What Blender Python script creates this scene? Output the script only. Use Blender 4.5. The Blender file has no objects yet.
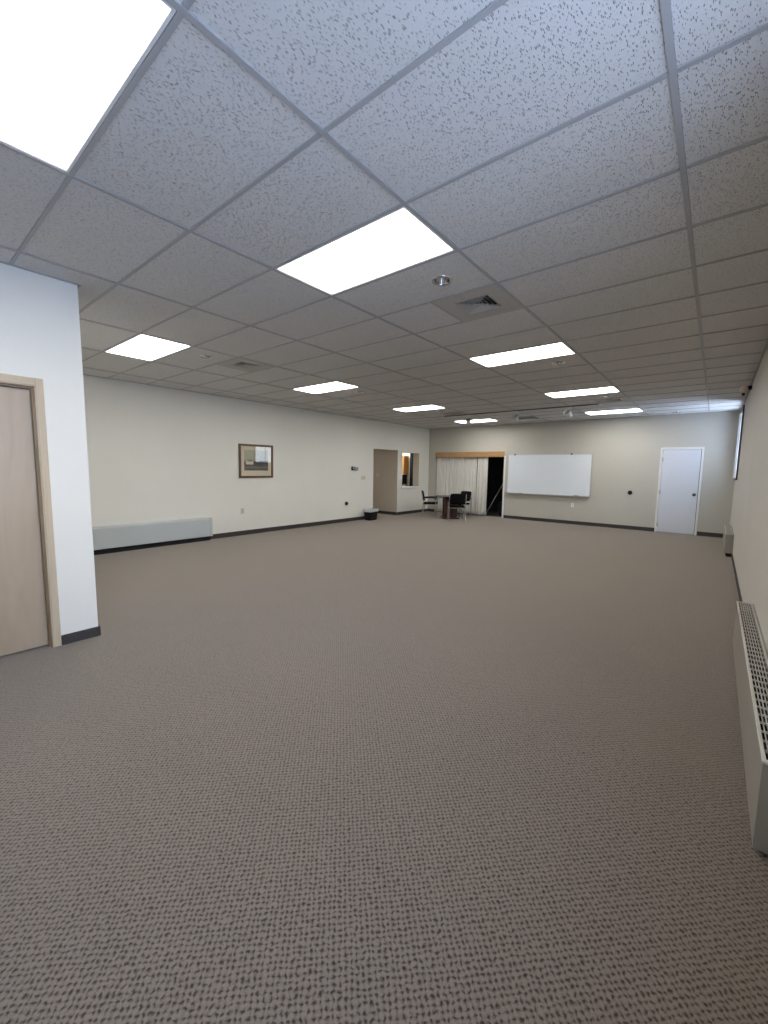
import bpy, bmesh, math, random
from mathutils import Vector, Matrix
random.seed(7)
PI = math.pi
scene = bpy.context.scene
COL = scene.collection

# ------------------------------------------------------------------ key dimensions (metres)
H = 2.986            # ceiling height
XL, XR = -8.165, 0.3425
YB, YF = 12.66, -3.0
XC, YC = -4.193, 1.14     # face and end of the partition with the wooden door
GX0 = -0.238         # ceiling grid line next to the right wall
GY0 = 1.338
GW, GD = 1.2192, 0.6096
def gx(i): return GX0 + i * GW
def gy(j): return GY0 + j * GD

# ------------------------------------------------------------------ materials
def new_mat(name):
    m = bpy.data.materials.new(name); m.use_nodes = True
    nt = m.node_tree
    return m, nt, nt.nodes['Principled BSDF'], nt.links
def simple(name, col, rough=0.6, metal=0.0, noise=0.04, scale=30, bump=0.0, bscale=200, spec=0.5):
    m, nt, b, L = new_mat(name)
    b.inputs['Roughness'].default_value = rough
    b.inputs['Metallic'].default_value = metal
    b.inputs['Specular IOR Level'].default_value = spec
    tc = nt.nodes.new('ShaderNodeTexCoord')
    n = nt.nodes.new('ShaderNodeTexNoise'); n.inputs['Scale'].default_value = scale
    L.new(tc.outputs['Object'], n.inputs['Vector'])
    r = nt.nodes.new('ShaderNodeValToRGB')
    r.color_ramp.elements[0].position = 0.3; r.color_ramp.elements[1].position = 0.7
    r.color_ramp.elements[0].color = (*[c * (1 - noise) for c in col], 1)
    r.color_ramp.elements[1].color = (*[min(1, c * (1 + noise)) for c in col], 1)
    L.new(n.outputs['Fac'], r.inputs['Fac']); L.new(r.outputs['Color'], b.inputs['Base Color'])
    if bump:
        n2 = nt.nodes.new('ShaderNodeTexNoise'); n2.inputs['Scale'].default_value = bscale
        L.new(tc.outputs['Object'], n2.inputs['Vector'])
        bp = nt.nodes.new('ShaderNodeBump'); bp.inputs['Strength'].default_value = bump; bp.inputs['Distance'].default_value = 0.002
        L.new(n2.outputs['Fac'], bp.inputs['Height']); L.new(bp.outputs['Normal'], b.inputs['Normal'])
    return m
def emission(name, col, s):
    m = bpy.data.materials.new(name); m.use_nodes = True; nt = m.node_tree; nt.nodes.clear()
    e = nt.nodes.new('ShaderNodeEmission'); o = nt.nodes.new('ShaderNodeOutputMaterial')
    e.inputs['Color'].default_value = (*col, 1); e.inputs['Strength'].default_value = s
    nt.links.new(e.outputs[0], o.inputs[0]); return m
def math_node(nt, op, a, b=None, c=None, clamp=False):
    n = nt.nodes.new('ShaderNodeMath'); n.operation = op; n.use_clamp = clamp
    for i, v in enumerate((a, b, c)):
        if v is None: continue
        if isinstance(v, (int, float)): n.inputs[i].default_value = v
        else: nt.links.new(v, n.inputs[i])
    return n.outputs[0]
def mix_rgb(nt, fac, a, b):
    n = nt.nodes.new('ShaderNodeMix'); n.data_type = 'RGBA'
    for k, v in ((0, fac), (6, a), (7, b)):
        if isinstance(v, (int, float)): n.inputs[k].default_value = v
        elif isinstance(v, tuple): n.inputs[k].default_value = (*v, 1)
        else: nt.links.new(v, n.inputs[k])
    return n.outputs[2]

M = {}
M['wall_cream'] = simple('cream wall paint', (0.73, 0.72, 0.665), 0.5, noise=0.015, scale=1.2, bump=0.12, bscale=260, spec=0.3)
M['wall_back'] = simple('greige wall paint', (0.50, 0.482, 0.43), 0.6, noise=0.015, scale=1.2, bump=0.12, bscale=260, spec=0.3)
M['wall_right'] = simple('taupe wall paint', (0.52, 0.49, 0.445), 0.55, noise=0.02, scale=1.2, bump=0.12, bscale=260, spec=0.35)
M['wall_white'] = simple('white wall paint', (0.79, 0.79, 0.765), 0.5, noise=0.01, scale=1.2, bump=0.12, bscale=260, spec=0.3)
M['wall_tan'] = simple('tan wall paint', (0.56, 0.50, 0.42), 0.7, noise=0.02, scale=1.5)
M['dark_room'] = simple('unlit room paint', (0.05, 0.045, 0.045), 0.9, noise=0.1, scale=3)  # darkness of the unlit spaces is put into this colour
M['base'] = simple('charcoal carpet base', (0.045, 0.042, 0.045), 0.85, noise=0.35, scale=160, bump=0.5, bscale=220)
M['base_rubber'] = simple('charcoal rubber base', (0.036, 0.031, 0.029), 0.6, noise=0.08, scale=20)
M['white_metal'] = simple('white enamel', (0.78, 0.78, 0.78), 0.35, noise=0.01)
M['white_door'] = simple('white gloss door paint', (0.66, 0.69, 0.75), 0.22, noise=0.01, scale=4, spec=0.6)
M['grey_metal'] = simple('pale grey enamel', (0.47, 0.51, 0.52), 0.42, noise=0.01, scale=3)
M['beige_metal'] = simple('beige enamel', (0.27, 0.25, 0.215), 0.38, noise=0.02, scale=3)
M['beige_edge'] = simple('light beige enamel', (0.52, 0.49, 0.43), 0.35, noise=0.02, scale=3)
M['tee'] = simple('ceiling grid enamel', (0.42, 0.42, 0.43), 0.45, noise=0.02, scale=3)
M['vent_panel'] = simple('vent panel enamel', (0.50, 0.49, 0.46), 0.5, noise=0.02)
M['black'] = simple('black void', (0.008, 0.008, 0.01), 0.8, noise=0.05)
M['black_plastic'] = simple('black plastic', (0.006, 0.006, 0.007), 0.5, noise=0.05, spec=0.2)
M['black_fabric'] = simple('black upholstery', (0.006, 0.0055, 0.006), 0.9, noise=0.3, scale=120, bump=0.3, bscale=400, spec=0.12)
M['dark_frame'] = simple('dark bronze tube', (0.10, 0.09, 0.085), 0.35, metal=0.6, noise=0.05)
M['chrome_tube'] = simple('satin chrome tube', (0.50, 0.48, 0.46), 0.28, metal=0.9, noise=0.03)
M['chrome'] = simple('chrome reflector', (0.80, 0.80, 0.82), 0.12, metal=1.0, noise=0.02)
M['aluminium'] = simple('aluminium', (0.50, 0.50, 0.50), 0.35, metal=0.8, noise=0.02)
M['dark_metal'] = simple('dark metal', (0.08, 0.075, 0.07), 0.3, metal=0.8, noise=0.05)
M['whiteboard'] = simple('whiteboard enamel', (0.71, 0.76, 0.82), 0.25, noise=0.01, scale=2, spec=0.5)
M['plate'] = simple('ivory plastic', (0.60, 0.57, 0.50), 0.4, noise=0.02)
M['plate_grey'] = simple('grey plastic', (0.35, 0.36, 0.34), 0.4, noise=0.02)
M['liner'] = simple('translucent grey liner', (0.50, 0.53, 0.55), 0.35, noise=0.15, scale=40, bump=0.6, bscale=60)
M['mat_board'] = simple('cream mat board', (0.62, 0.55, 0.42), 0.8, noise=0.03)
M['track'] = simple('grey track', (0.12, 0.12, 0.12), 0.5)
M['bronze_trim'] = simple('brown window trim', (0.075, 0.045, 0.035), 0.5, noise=0.1)
M['red_brown'] = simple('brown', (0.1, 0.03, 0.015), 0.4)
M['pipe'] = simple('white painted steel pole', (0.35, 0.35, 0.33), 0.4)
M['outside_snow'] = simple('pale ground outside', (0.75, 0.78, 0.82), 0.9)

def wood(name, c1, c2, rough=0.4, scale=(6, 6, 0.7), dist=2.0, spec=0.5):
    m, nt, b, L = new_mat(name)
    tc = nt.nodes.new('ShaderNodeTexCoord'); mp = nt.nodes.new('ShaderNodeMapping')
    mp.inputs['Scale'].default_value = scale
    L.new(tc.outputs['Object'], mp.inputs['Vector'])
    n = nt.nodes.new('ShaderNodeTexNoise'); n.inputs['Scale'].default_value = 3; n.inputs['Detail'].default_value = 6
    n.inputs['Distortion'].default_value = dist
    L.new(mp.outputs[0], n.inputs['Vector'])
    r = nt.nodes.new('ShaderNodeValToRGB')
    r.color_ramp.elements[0].position = 0.3; r.color_ramp.elements[1].position = 0.72
    r.color_ramp.elements[0].color = (*c1, 1); r.color_ramp.elements[1].color = (*c2, 1)
    L.new(n.outputs['Fac'], r.inputs['Fac']); L.new(r.outputs['Color'], b.inputs['Base Color'])
    b.inputs['Roughness'].default_value = rough; b.inputs['Specular IOR Level'].default_value = spec
    return m
M['birch'] = wood('birch veneer', (0.38, 0.30, 0.225), (0.45, 0.365, 0.285), 0.33, (2.2, 2.2, 0.35), 1.0, 0.6)
M['casing'] = wood('pale tan casing', (0.50, 0.41, 0.30), (0.56, 0.47, 0.36), 0.4, (8, 8, 0.5))
M['casing_dark'] = wood('oak stop', (0.20, 0.13, 0.07), (0.28, 0.19, 0.11), 0.4, (8, 8, 0.5))
M['oak'] = wood('honey oak', (0.34, 0.19, 0.075), (0.44, 0.26, 0.11), 0.4, (0.7, 6, 6))
M['cabinet_wood'] = wood('orange cabinet wood', (0.52, 0.23, 0.05), (0.62, 0.30, 0.08), 0.4)
M['table_wood'] = wood('dark red brown wood', (0.04, 0.013, 0.008), (0.09, 0.03, 0.016), 0.35, (9, 9, 0.8))
M['table_top'] = wood('dark table top', (0.02, 0.012, 0.01), (0.035, 0.02, 0.015), 0.25, (1, 6, 6))
M['frame_wood'] = wood('walnut frame', (0.09, 0.045, 0.02), (0.14, 0.075, 0.035), 0.35, (8, 8, 8))

# ceiling tile: fissured mineral fibre
def tile_mat():
    m, nt, b, L = new_mat('fissured mineral fibre tile')
    tc = nt.nodes.new('ShaderNodeTexCoord')
    mp = nt.nodes.new('ShaderNodeMapping'); mp.inputs['Scale'].default_value = (185, 50, 1)
    nz = nt.nodes.new('ShaderNodeTexNoise'); nz.inputs['Scale'].default_value = 28
    L.new(tc.outputs['Object'], nz.inputs['Vector'])
    vm = nt.nodes.new('ShaderNodeVectorMath'); vm.operation = 'MULTIPLY_ADD'
    L.new(nz.outputs['Color'], vm.inputs[0]); vm.inputs[1].default_value = (0.014, 0.014, 0); L.new(tc.outputs['Object'], vm.inputs[2])
    L.new(vm.outputs[0], mp.inputs['Vector'])
    v = nt.nodes.new('ShaderNodeTexVoronoi'); v.inputs['Scale'].default_value = 1.0; v.voronoi_dimensions = '2D'
    L.new(mp.outputs[0], v.inputs['Vector'])
    # pit where distance to the cell point is small, in a random subset of cells
    sep = nt.nodes.new('ShaderNodeSeparateColor'); L.new(v.outputs['Color'], sep.inputs[0])
    thr = math_node(nt, 'MULTIPLY', math_node(nt, 'POWER', sep.outputs[0], 1.7), 0.37)
    pit = math_node(nt, 'MULTIPLY', math_node(nt, 'SUBTRACT', thr, v.outputs['Distance']), 9.0, clamp=True)
    fine = nt.nodes.new('ShaderNodeTexNoise'); fine.inputs['Scale'].default_value = 330; fine.inputs['Detail'].default_value = 3
    L.new(tc.outputs['Object'], fine.inputs['Vector'])
    big = nt.nodes.new('ShaderNodeTexNoise'); big.inputs['Scale'].default_value = 1.3
    L.new(tc.outputs['Object'], big.inputs['Vector'])
    base = mix_rgb(nt, big.outputs['Fac'], (0.70, 0.695, 0.685), (0.76, 0.755, 0.745))
    L.new(mix_rgb(nt, math_node(nt, 'MULTIPLY', pit, 0.62), base, (0.10, 0.10, 0.11)), b.inputs['Base Color'])  # pits also darkened in the colour, for the shade inside them
    h = math_node(nt, 'SUBTRACT', math_node(nt, 'MULTIPLY', fine.outputs['Fac'], 0.35), pit)
    bp = nt.nodes.new('ShaderNodeBump'); bp.inputs['Strength'].default_value = 0.9; bp.inputs['Distance'].default_value = 0.004
    L.new(h, bp.inputs['Height']); L.new(bp.outputs['Normal'], b.inputs['Normal'])
    b.inputs['Roughness'].default_value = 0.85
    b.inputs['Specular IOR Level'].default_value = 0.2
    return m
M['tile'] = tile_mat()

# carpet: rows of loops set diagonally to the room
def carpet_mat():
    m, nt, b, L = new_mat('taupe loop carpet')
    tc = nt.nodes.new('ShaderNodeTexCoord')
    mp = nt.nodes.new('ShaderNodeMapping'); mp.inputs['Rotation'].default_value = (0, 0, math.radians(-45))
    P = 0.0180
    mp.inputs['Scale'].default_value = (1 / P, 1 / P, 1)
    nz = nt.nodes.new('ShaderNodeTexNoise'); nz.inputs['Scale'].default_value = 45; nz.inputs['Detail'].default_value = 2
    L.new(tc.outputs['Object'], nz.inputs['Vector'])
    vm = nt.nodes.new('ShaderNodeVectorMath'); vm.operation = 'MULTIPLY_ADD'
    L.new(nz.outputs['Color'], vm.inputs[0]); vm.inputs[1].default_value = (0.024, 0.024, 0); L.new(tc.outputs['Object'], vm.inputs[2])
    L.new(vm.outputs[0], mp.inputs['Vector'])
    sp = nt.nodes.new('ShaderNodeSeparateXYZ'); L.new(mp.outputs[0], sp.inputs[0])
    su = math_node(nt, 'ABSOLUTE', math_node(nt, 'SINE', math_node(nt, 'MULTIPLY', sp.outputs[0], PI)))
    sv = math_node(nt, 'ABSOLUTE', math_node(nt, 'SINE', math_node(nt, 'MULTIPLY', sp.outputs[1], PI)))
    both = math_node(nt, 'MULTIPLY', math_node(nt, 'SUBTRACT', 1.0, su), math_node(nt, 'SUBTRACT', 1.0, sv))
    loop = math_node(nt, 'SUBTRACT', math_node(nt, 'ADD', math_node(nt, 'MULTIPLY', math_node(nt, 'ADD', su, sv), 0.26), 0.46), math_node(nt, 'MULTIPLY', both, 1.0))
    fz = nt.nodes.new('ShaderNodeTexNoise'); fz.inputs['Scale'].default_value = 260; fz.inputs['Detail'].default_value = 3
    L.new(tc.outputs['Object'], fz.inputs['Vector'])
    md = nt.nodes.new('ShaderNodeTexNoise'); md.inputs['Scale'].default_value = 70
    L.new(tc.outputs['Object'], md.inputs['Vector'])
    lg = nt.nodes.new('ShaderNodeTexNoise'); lg.inputs['Scale'].default_value = 0.9; lg.inputs['Detail'].default_value = 3
    L.new(tc.outputs['Object'], lg.inputs['Vector'])
    h = math_node(nt, 'ADD', math_node(nt, 'MULTIPLY', loop, 0.52), math_node(nt, 'ADD', math_node(nt, 'MULTIPLY', fz.outputs['Fac'], 0.55), math_node(nt, 'MULTIPLY', md.outputs['Fac'], 0.40)))
    r = nt.nodes.new('ShaderNodeValToRGB'); els = r.color_ramp.elements
    els[0].position = 0.45; els[0].color = (0.018, 0.013, 0.009, 1)  # low end of the ramp puts shade between loops into the colour
    els[1].position = 0.95; els[1].color = (0.165, 0.133, 0.104, 1)
    e = els.new(0.66); e.color = (0.066, 0.052, 0.040, 1)
    L.new(h, r.inputs['Fac'])
    tint = mix_rgb(nt, lg.outputs['Fac'], (0.90, 0.90, 0.92), (1.08, 1.06, 1.04))
    mm = nt.nodes.new('ShaderNodeMix'); mm.data_type = 'RGBA'; mm.blend_type = 'MULTIPLY'; mm.inputs[0].default_value = 1
    L.new(r.outputs['Color'], mm.inputs[6]); L.new(tint, mm.inputs[7])
    L.new(mm.outputs[2], b.inputs['Base Color'])
    bp = nt.nodes.new('ShaderNodeBump'); bp.inputs['Strength'].default_value = 0.55; bp.inputs['Distance'].default_value = 0.004
    L.new(h, bp.inputs['Height']); L.new(bp.outputs['Normal'], b.inputs['Normal'])
    b.inputs['Roughness'].default_value = 0.95; b.inputs['Specular IOR Level'].default_value = 0.1
    b.inputs['Sheen Weight'].default_value = 0.45; b.inputs['Sheen Roughness'].default_value = 0.5; b.inputs['Sheen Tint'].default_value = (1, 0.93, 0.85, 1)
    return m
M['carpet'] = carpet_mat()

def curtain_mat():
    m, nt, b, L = new_mat('pale curtain cloth')
    b.inputs['Base Color'].default_value = (0.72, 0.70, 0.66, 1); b.inputs['Roughness'].default_value = 0.8
    tc = nt.nodes.new('ShaderNodeTexCoord'); w = nt.nodes.new('ShaderNodeTexNoise')
    w.inputs['Scale'].default_value = 300; L.new(tc.outputs['Object'], w.inputs['Vector'])
    bp = nt.nodes.new('ShaderNodeBump'); bp.inputs['Strength'].default_value = 0.15; bp.inputs['Distance'].default_value = 0.001
    L.new(w.outputs['Fac'], bp.inputs['Height']); L.new(bp.outputs['Normal'], b.inputs['Normal'])
    return m
M['curtain'] = curtain_mat()

# landscape print: pale sky, dark land, a light farmhouse-like mass at the left
def print_mat():
    m, nt, b, L = new_mat('landscape print')
    tc = nt.nodes.new('ShaderNodeTexCoord'); sp = nt.nodes.new('ShaderNodeSeparateXYZ')
    L.new(tc.outputs['Generated'], sp.inputs[0])
    n = nt.nodes.new('ShaderNodeTexNoise'); n.inputs['Scale'].default_value = 5; n.inputs['Detail'].default_value = 5
    L.new(tc.outputs['Generated'], n.inputs['Vector'])
    hz = math_node(nt, 'ADD', sp.outputs[2], math_node(nt, 'MULTIPLY', math_node(nt, 'SUBTRACT', n.outputs['Fac'], 0.5), 0.28))
    r = nt.nodes.new('ShaderNodeValToRGB'); els = r.color_ramp.elements
    els[0].position = 0.0; els[0].color = (0.05, 0.05, 0.045, 1)
    els[1].position = 1.0; els[1].color = (0.42, 0.42, 0.30, 1)
    for p, c in ((0.16, (0.16, 0.13, 0.10, 1)), (0.28, (0.035, 0.04, 0.04, 1)), (0.42, (0.06, 0.07, 0.07, 1)), (0.50, (0.36, 0.36, 0.27, 1))):
        e = els.new(p); e.color = c
    L.new(hz, r.inputs['Fac']); L.new(r.outputs['Color'], b.inputs['Base Color'])
    b.inputs['Roughness'].default_value = 0.7
    return m
M['print'] = print_mat()
def glass_mat(name, tint=(1, 1, 1), facing=0.06, rough=0.0):
    m = bpy.data.materials.new(name); m.use_nodes = True; nt = m.node_tree; nt.nodes.clear()
    o = nt.nodes.new('ShaderNodeOutputMaterial'); mx = nt.nodes.new('ShaderNodeMixShader')
    t = nt.nodes.new('ShaderNodeBsdfTransparent'); t.inputs[0].default_value = (*tint, 1)
    g = nt.nodes.new('ShaderNodeBsdfGlossy'); g.inputs['Roughness'].default_value = rough
    f = nt.nodes.new('ShaderNodeLayerWeight'); f.inputs['Blend'].default_value = 0.5
    fr = math_node(nt, 'MULTIPLY_ADD', math_node(nt, 'POWER', f.outputs['Facing'], 5.0), 0.9, facing)
    nt.links.new(fr, mx.inputs[0]); nt.links.new(t.outputs[0], mx.inputs[1]); nt.links.new(g.outputs[0], mx.inputs[2])
    nt.links.new(mx.outputs[0], o.inputs[0]); return m
M['glass'] = glass_mat('clear glass')
M['diffuser'] = emission('lit prismatic diffuser', (1.0, 0.975, 0.93), 11.0)
def edge_falloff(m, peak, edge):
    nt = m.node_tree; tc = nt.nodes.new('ShaderNodeTexCoord'); sp = nt.nodes.new('ShaderNodeSeparateXYZ'); nt.links.new(tc.outputs['Generated'], sp.inputs[0])
    dx = math_node(nt, 'MULTIPLY', math_node(nt, 'MINIMUM', sp.outputs[0], math_node(nt, 'SUBTRACT', 1.0, sp.outputs[0])), 1.17 / 0.03)
    dy = math_node(nt, 'MULTIPLY', math_node(nt, 'MINIMUM', sp.outputs[1], math_node(nt, 'SUBTRACT', 1.0, sp.outputs[1])), 0.56 / 0.03)
    k = math_node(nt, 'MINIMUM', dx, dy, clamp=True)
    e = [n for n in nt.nodes if n.type == 'EMISSION'][0]
    nt.links.new(math_node(nt, 'MULTIPLY_ADD', math_node(nt, 'POWER', k, 2.0), peak - edge, edge), e.inputs['Strength'])
edge_falloff(M['diffuser'], 11.5, 0.9)
M['lamp_glow'] = emission('lit lamp', (1.0, 0.93, 0.82), 6.0)

# ------------------------------------------------------------------ mesh helpers
def box(bm, x0, x1, y0, y1, z0, z1, bevel=0.0, mi=0):
    x0, x1 = min(x0, x1), max(x0, x1); y0, y1 = min(y0, y1), max(y0, y1); z0, z1 = min(z0, z1), max(z0, z1)
    t = bmesh.new()
    bmesh.ops.create_cube(t, size=1.0)
    for v in t.verts:
        v.co = Vector(((x0 + x1) / 2 + v.co.x * (x1 - x0), (y0 + y1) / 2 + v.co.y * (y1 - y0), (z0 + z1) / 2 + v.co.z * (z1 - z0)))
    if bevel:
        bmesh.ops.bevel(t, geom=t.edges[:], offset=bevel, segments=2, affect='EDGES', profile=0.5)
    merge(bm, t, mi)
def merge(bm, t, mi=0, mat=None):
    if mat: t.transform(mat)
    vm = {v: bm.verts.new(v.co) for v in t.verts}
    for f in t.faces:
        nf = bm.faces.new([vm[v] for v in f.verts]); nf.material_index = mi; nf.smooth = f.smooth
    t.free()
def lathe(bm, prof, n=32, c=(0, 0, 0), mi=0, sx=1, sy=1, cap0=False, cap1=False):
    rings = []
    for r, z in prof:
        if r < 1e-6: rings.append([bm.verts.new((c[0], c[1], c[2] + z))])
        else: rings.append([bm.verts.new((c[0] + sx * r * math.cos(2 * PI * k / n), c[1] + sy * r * math.sin(2 * PI * k / n), c[2] + z)) for k in range(n)])
    for a, b in zip(rings, rings[1:]):
        for k in range(n):
            k2 = (k + 1) % n
            if len(a) == 1 and len(b) == 1: continue
            if len(a) == 1: f = bm.faces.new((a[0], b[k2], b[k]))
            elif len(b) == 1: f = bm.faces.new((a[k], a[k2], b[0]))
            else: f = bm.faces.new((a[k], a[k2], b[k2], b[k]))
            f.smooth = True; f.material_index = mi
    if cap0 and len(rings[0]) > 2: bm.faces.new(list(reversed(rings[0]))).material_index = mi
    if cap1 and len(rings[-1]) > 2: bm.faces.new(rings[-1]).material_index = mi
def tube(bm, pts, r, n=10, mi=0):
    pts = [Vector(p) for p in pts]
    rings = []; up = None
    for i, p in enumerate(pts):
        d = (pts[min(i + 1, len(pts) - 1)] - pts[max(i - 1, 0)]).normalized()
        if up is None:
            up = Vector((0, 0, 1)) if abs(d.z) < 0.9 else Vector((1, 0, 0))
        s = d.cross(up).normalized(); up = s.cross(d).normalized()
        rings.append([bm.verts.new(p + r * (math.cos(2 * PI * k / n) * s + math.sin(2 * PI * k / n) * up)) for k in range(n)])
    for a, b in zip(rings, rings[1:]):
        for k in range(n):
            f = bm.faces.new((a[k], a[(k + 1) % n], b[(k + 1) % n], b[k])); f.smooth = True; f.material_index = mi
    bm.faces.new(list(reversed(rings[0]))); bm.faces.new(rings[-1])
def spline(ctrl, n=6):
    P = [Vector(c) for c in ctrl]; P = [P[0] * 2 - P[1]] + P + [P[-1] * 2 - P[-2]]; out = []
    for i in range(1, len(P) - 2):
        for k in range(n):
            t = k / n; a, b, c, d = P[i - 1:i + 3]
            out.append(0.5 * ((2 * b) + (c - a) * t + (2 * a - 5 * b + 4 * c - d) * t * t + (3 * b - a - 3 * c + d) * t ** 3))
    out.append(P[-2]); return out
def obj(name, bm, mats, parent=None, loc=None):
    bmesh.ops.recalc_face_normals(bm, faces=bm.faces[:])
    me = bpy.data.meshes.new(name); bm.to_mesh(me); bm.free()
    for m in (mats if isinstance(mats, (list, tuple)) else [mats]): me.materials.append(M[m] if isinstance(m, str) else m)
    o = bpy.data.objects.new(name, me); COL.objects.link(o)
    if parent: o.parent = parent
    if loc: o.location = loc
    return o
def BM(): return bmesh.new()
def boxobj(name, dims, mat, parent=None, bevel=0.0, loc=None):
    b = BM(); box(b, *dims, bevel=bevel); return obj(name, b, mat, parent, loc)
def struct(o, **k):
    o['kind'] = 'structure'
    return o
def thing(name, label, cat, loc=(0, 0, 0), rz=0.0, group=None):
    o = bpy.data.objects.new(name, None); COL.objects.link(o); o.location = loc; o.rotation_euler = (0, 0, rz)
    o.empty_display_size = 0.1
    o['label'] = label; o['category'] = cat
    if group: o['group'] = group
    return o
def tag(o, label, cat, group=None):
    o['label'] = label; o['category'] = cat
    if group: o['group'] = group
    return o
def copy_tree(o, parent=None):
    c = o.copy(); COL.objects.link(c); c.parent = parent
    for ch in list(o.children): copy_tree(ch, c)
    return c

# wall slab with rectangular holes. axis 'x': plane x=const spanning (y,z); axis 'y': plane y=const spanning (x,z)
def wall(name, axis, p0, p1, u0, u1, z0, z1, mat, holes=(), kind=True):
    us = sorted({u0, u1, *[h[0] for h in holes], *[h[1] for h in holes]}); zs = sorted({z0, z1, *[h[2] for h in holes], *[h[3] for h in holes]})
    us = [u for u in us if u0 <= u <= u1]; zs = [z for z in zs if z0 <= z <= z1]
    def solid(i, j):
        if not (0 <= i < len(us) - 1 and 0 <= j < len(zs) - 1): return False
        u = (us[i] + us[i + 1]) / 2; z = (zs[j] + zs[j + 1]) / 2
        return not any(h[0] < u < h[1] and h[2] < z < h[3] for h in holes)
    bm = BM(); cache = {}
    def V(p, u, z):
        k = (round(p, 5), round(u, 5), round(z, 5))
        if k not in cache: cache[k] = bm.verts.new((p, u, z) if axis == 'x' else (u, p, z))
        return cache[k]
    for i in range(len(us) - 1):
        for j in range(len(zs) - 1):
            if not solid(i, j): continue
            a, b, c, d = us[i], us[i + 1], zs[j], zs[j + 1]
            bm.faces.new([V(p0, a, c), V(p0, b, c), V(p0, b, d), V(p0, a, d)])
            bm.faces.new([V(p1, a, c), V(p1, a, d), V(p1, b, d), V(p1, b, c)])
            for (di, dj, q) in ((-1, 0, ((a, c), (a, d))), (1, 0, ((b, c), (b, d))), (0, -1, ((a, c), (b, c))), (0, 1, ((a, d), (b, d)))):
                if not solid(i + di, j + dj):
                    (ua, za), (ub, zb) = q
                    bm.faces.new([V(p0, ua, za), V(p0, ub, zb), V(p1, ub, zb), V(p1, ua, za)])
    o = obj(name, bm, mat)
    return struct(o) if kind else o

# ================================================================== ROOM SHELL
b = BM(); box(b, XL - 6, XR + 0.25, YF - 0.15, YB + 4.5, -0.12, 0.0); struct(obj('floor', b, 'carpet'))

DW = (9.55, 10.785, 0.0, 2.14)     # doorway in left wall
PW = (11.04, 12.03, 0.93, 2.09)    # serving window
CW = (-7.87, -5.31, 0.0, 2.13)     # curtained opening in back wall
WIN1 = (11.0, 12.35, 1.43, 2.90)
WIN2 = (-1.5, 1.75, 0.95, 2.90)  # unseen window, put in to supply daylight near the camera
HT = H + 0.02
DR = (-1.10, -0.31, 0.0, 2.12)     # white door leaf opening in back wall
wall('wall_left', 'x', XL, XL - 0.25, YC - 0.2, YB, 0, HT, 'wall_cream', [DW, PW])
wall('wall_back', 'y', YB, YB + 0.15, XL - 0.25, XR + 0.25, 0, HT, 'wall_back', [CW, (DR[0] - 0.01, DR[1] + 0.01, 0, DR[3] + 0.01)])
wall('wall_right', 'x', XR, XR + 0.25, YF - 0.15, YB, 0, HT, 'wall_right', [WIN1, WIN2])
wall('wall_front', 'y', YF, YF - 0.15, XC - 0.15, XR, 0, HT, 'wall_white')
D1 = (-0.115, 0.825, 0.0, 2.135)
wall('wall_partition', 'x', XC, XC - 0.15, YF, YC, 0, HT, 'wall_white', [D1])
wall('wall_alcove', 'y', YC, YC - 0.15, XL, XC - 0.15, 0, HT, 'wall_white')
# corridor beyond the left doorway
wall('wall_corridor', 'y', DW[1] - 0.004, DW[1] + 0.13, XL - 3.0, XL - 0.252, 0, 2.7, 'wall_tan')
b = BM(); box(b, XL - 0.252, XL - 0.002, DW[1] - 0.004, DW[1] - 0.0005, 0, DW[3] - 0.001); struct(obj('trim_4', b, 'wall_tan'))
wall('wall_corridor_near', 'y', DW[0] - 0.35, DW[0] - 0.25, XL - 3.0, XL - 0.25, 0, 2.7, 'wall_tan')
wall('wall_corridor_end', 'x', XL - 3.0, XL - 3.1, DW[0] - 0.35, DW[1] + 0.13, 0, 2.7, 'wall_tan')
b = BM(); box(b, XL - 3.1, XL - 0.25, DW[0] - 0.35, DW[1] + 0.13, 2.7, 2.75); struct(obj('ceiling_corridor', b, 'wall_tan'))
# kitchen beyond the serving window
KY = 14.0
wall('wall_kitchen', 'y', KY, KY + 0.1, XL - 3.0, XL - 0.05, 0, 2.7, 'wall_white')
wall('wall_kitchen_side', 'x', XL - 3.0, XL - 3.1, DW[1] + 0.13, KY + 0.1, 0, 2.7, 'wall_white')
wall('wall_kitchen_inner', 'x', XL - 0.05, XL - 0.15, YB + 0.15, KY, 0, 2.7, 'wall_cream')
b = BM(); box(b, XL - 3.1, XL - 0.25, DW[1] + 0.13, YB, 2.7, 2.75); box(b, XL - 3.1, XL - 0.05, YB, KY + 0.1, 2.7, 2.75); struct(obj('ceiling_kitchen', b, 'wall_white'))
# storage room behind the curtain
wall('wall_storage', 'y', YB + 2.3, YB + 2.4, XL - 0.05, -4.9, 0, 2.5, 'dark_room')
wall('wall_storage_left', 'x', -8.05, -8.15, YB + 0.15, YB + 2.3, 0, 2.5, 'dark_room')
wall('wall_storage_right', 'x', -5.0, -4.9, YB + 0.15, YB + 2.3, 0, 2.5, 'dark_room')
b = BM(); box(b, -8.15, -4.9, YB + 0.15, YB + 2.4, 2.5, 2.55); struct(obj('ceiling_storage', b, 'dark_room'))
b = BM(); box(b, -8.05, -5.0, YB + 0.16, YB + 2.3, 0.0, 0.006); struct(obj('floor_storage', b, 'dark_room'))

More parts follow.
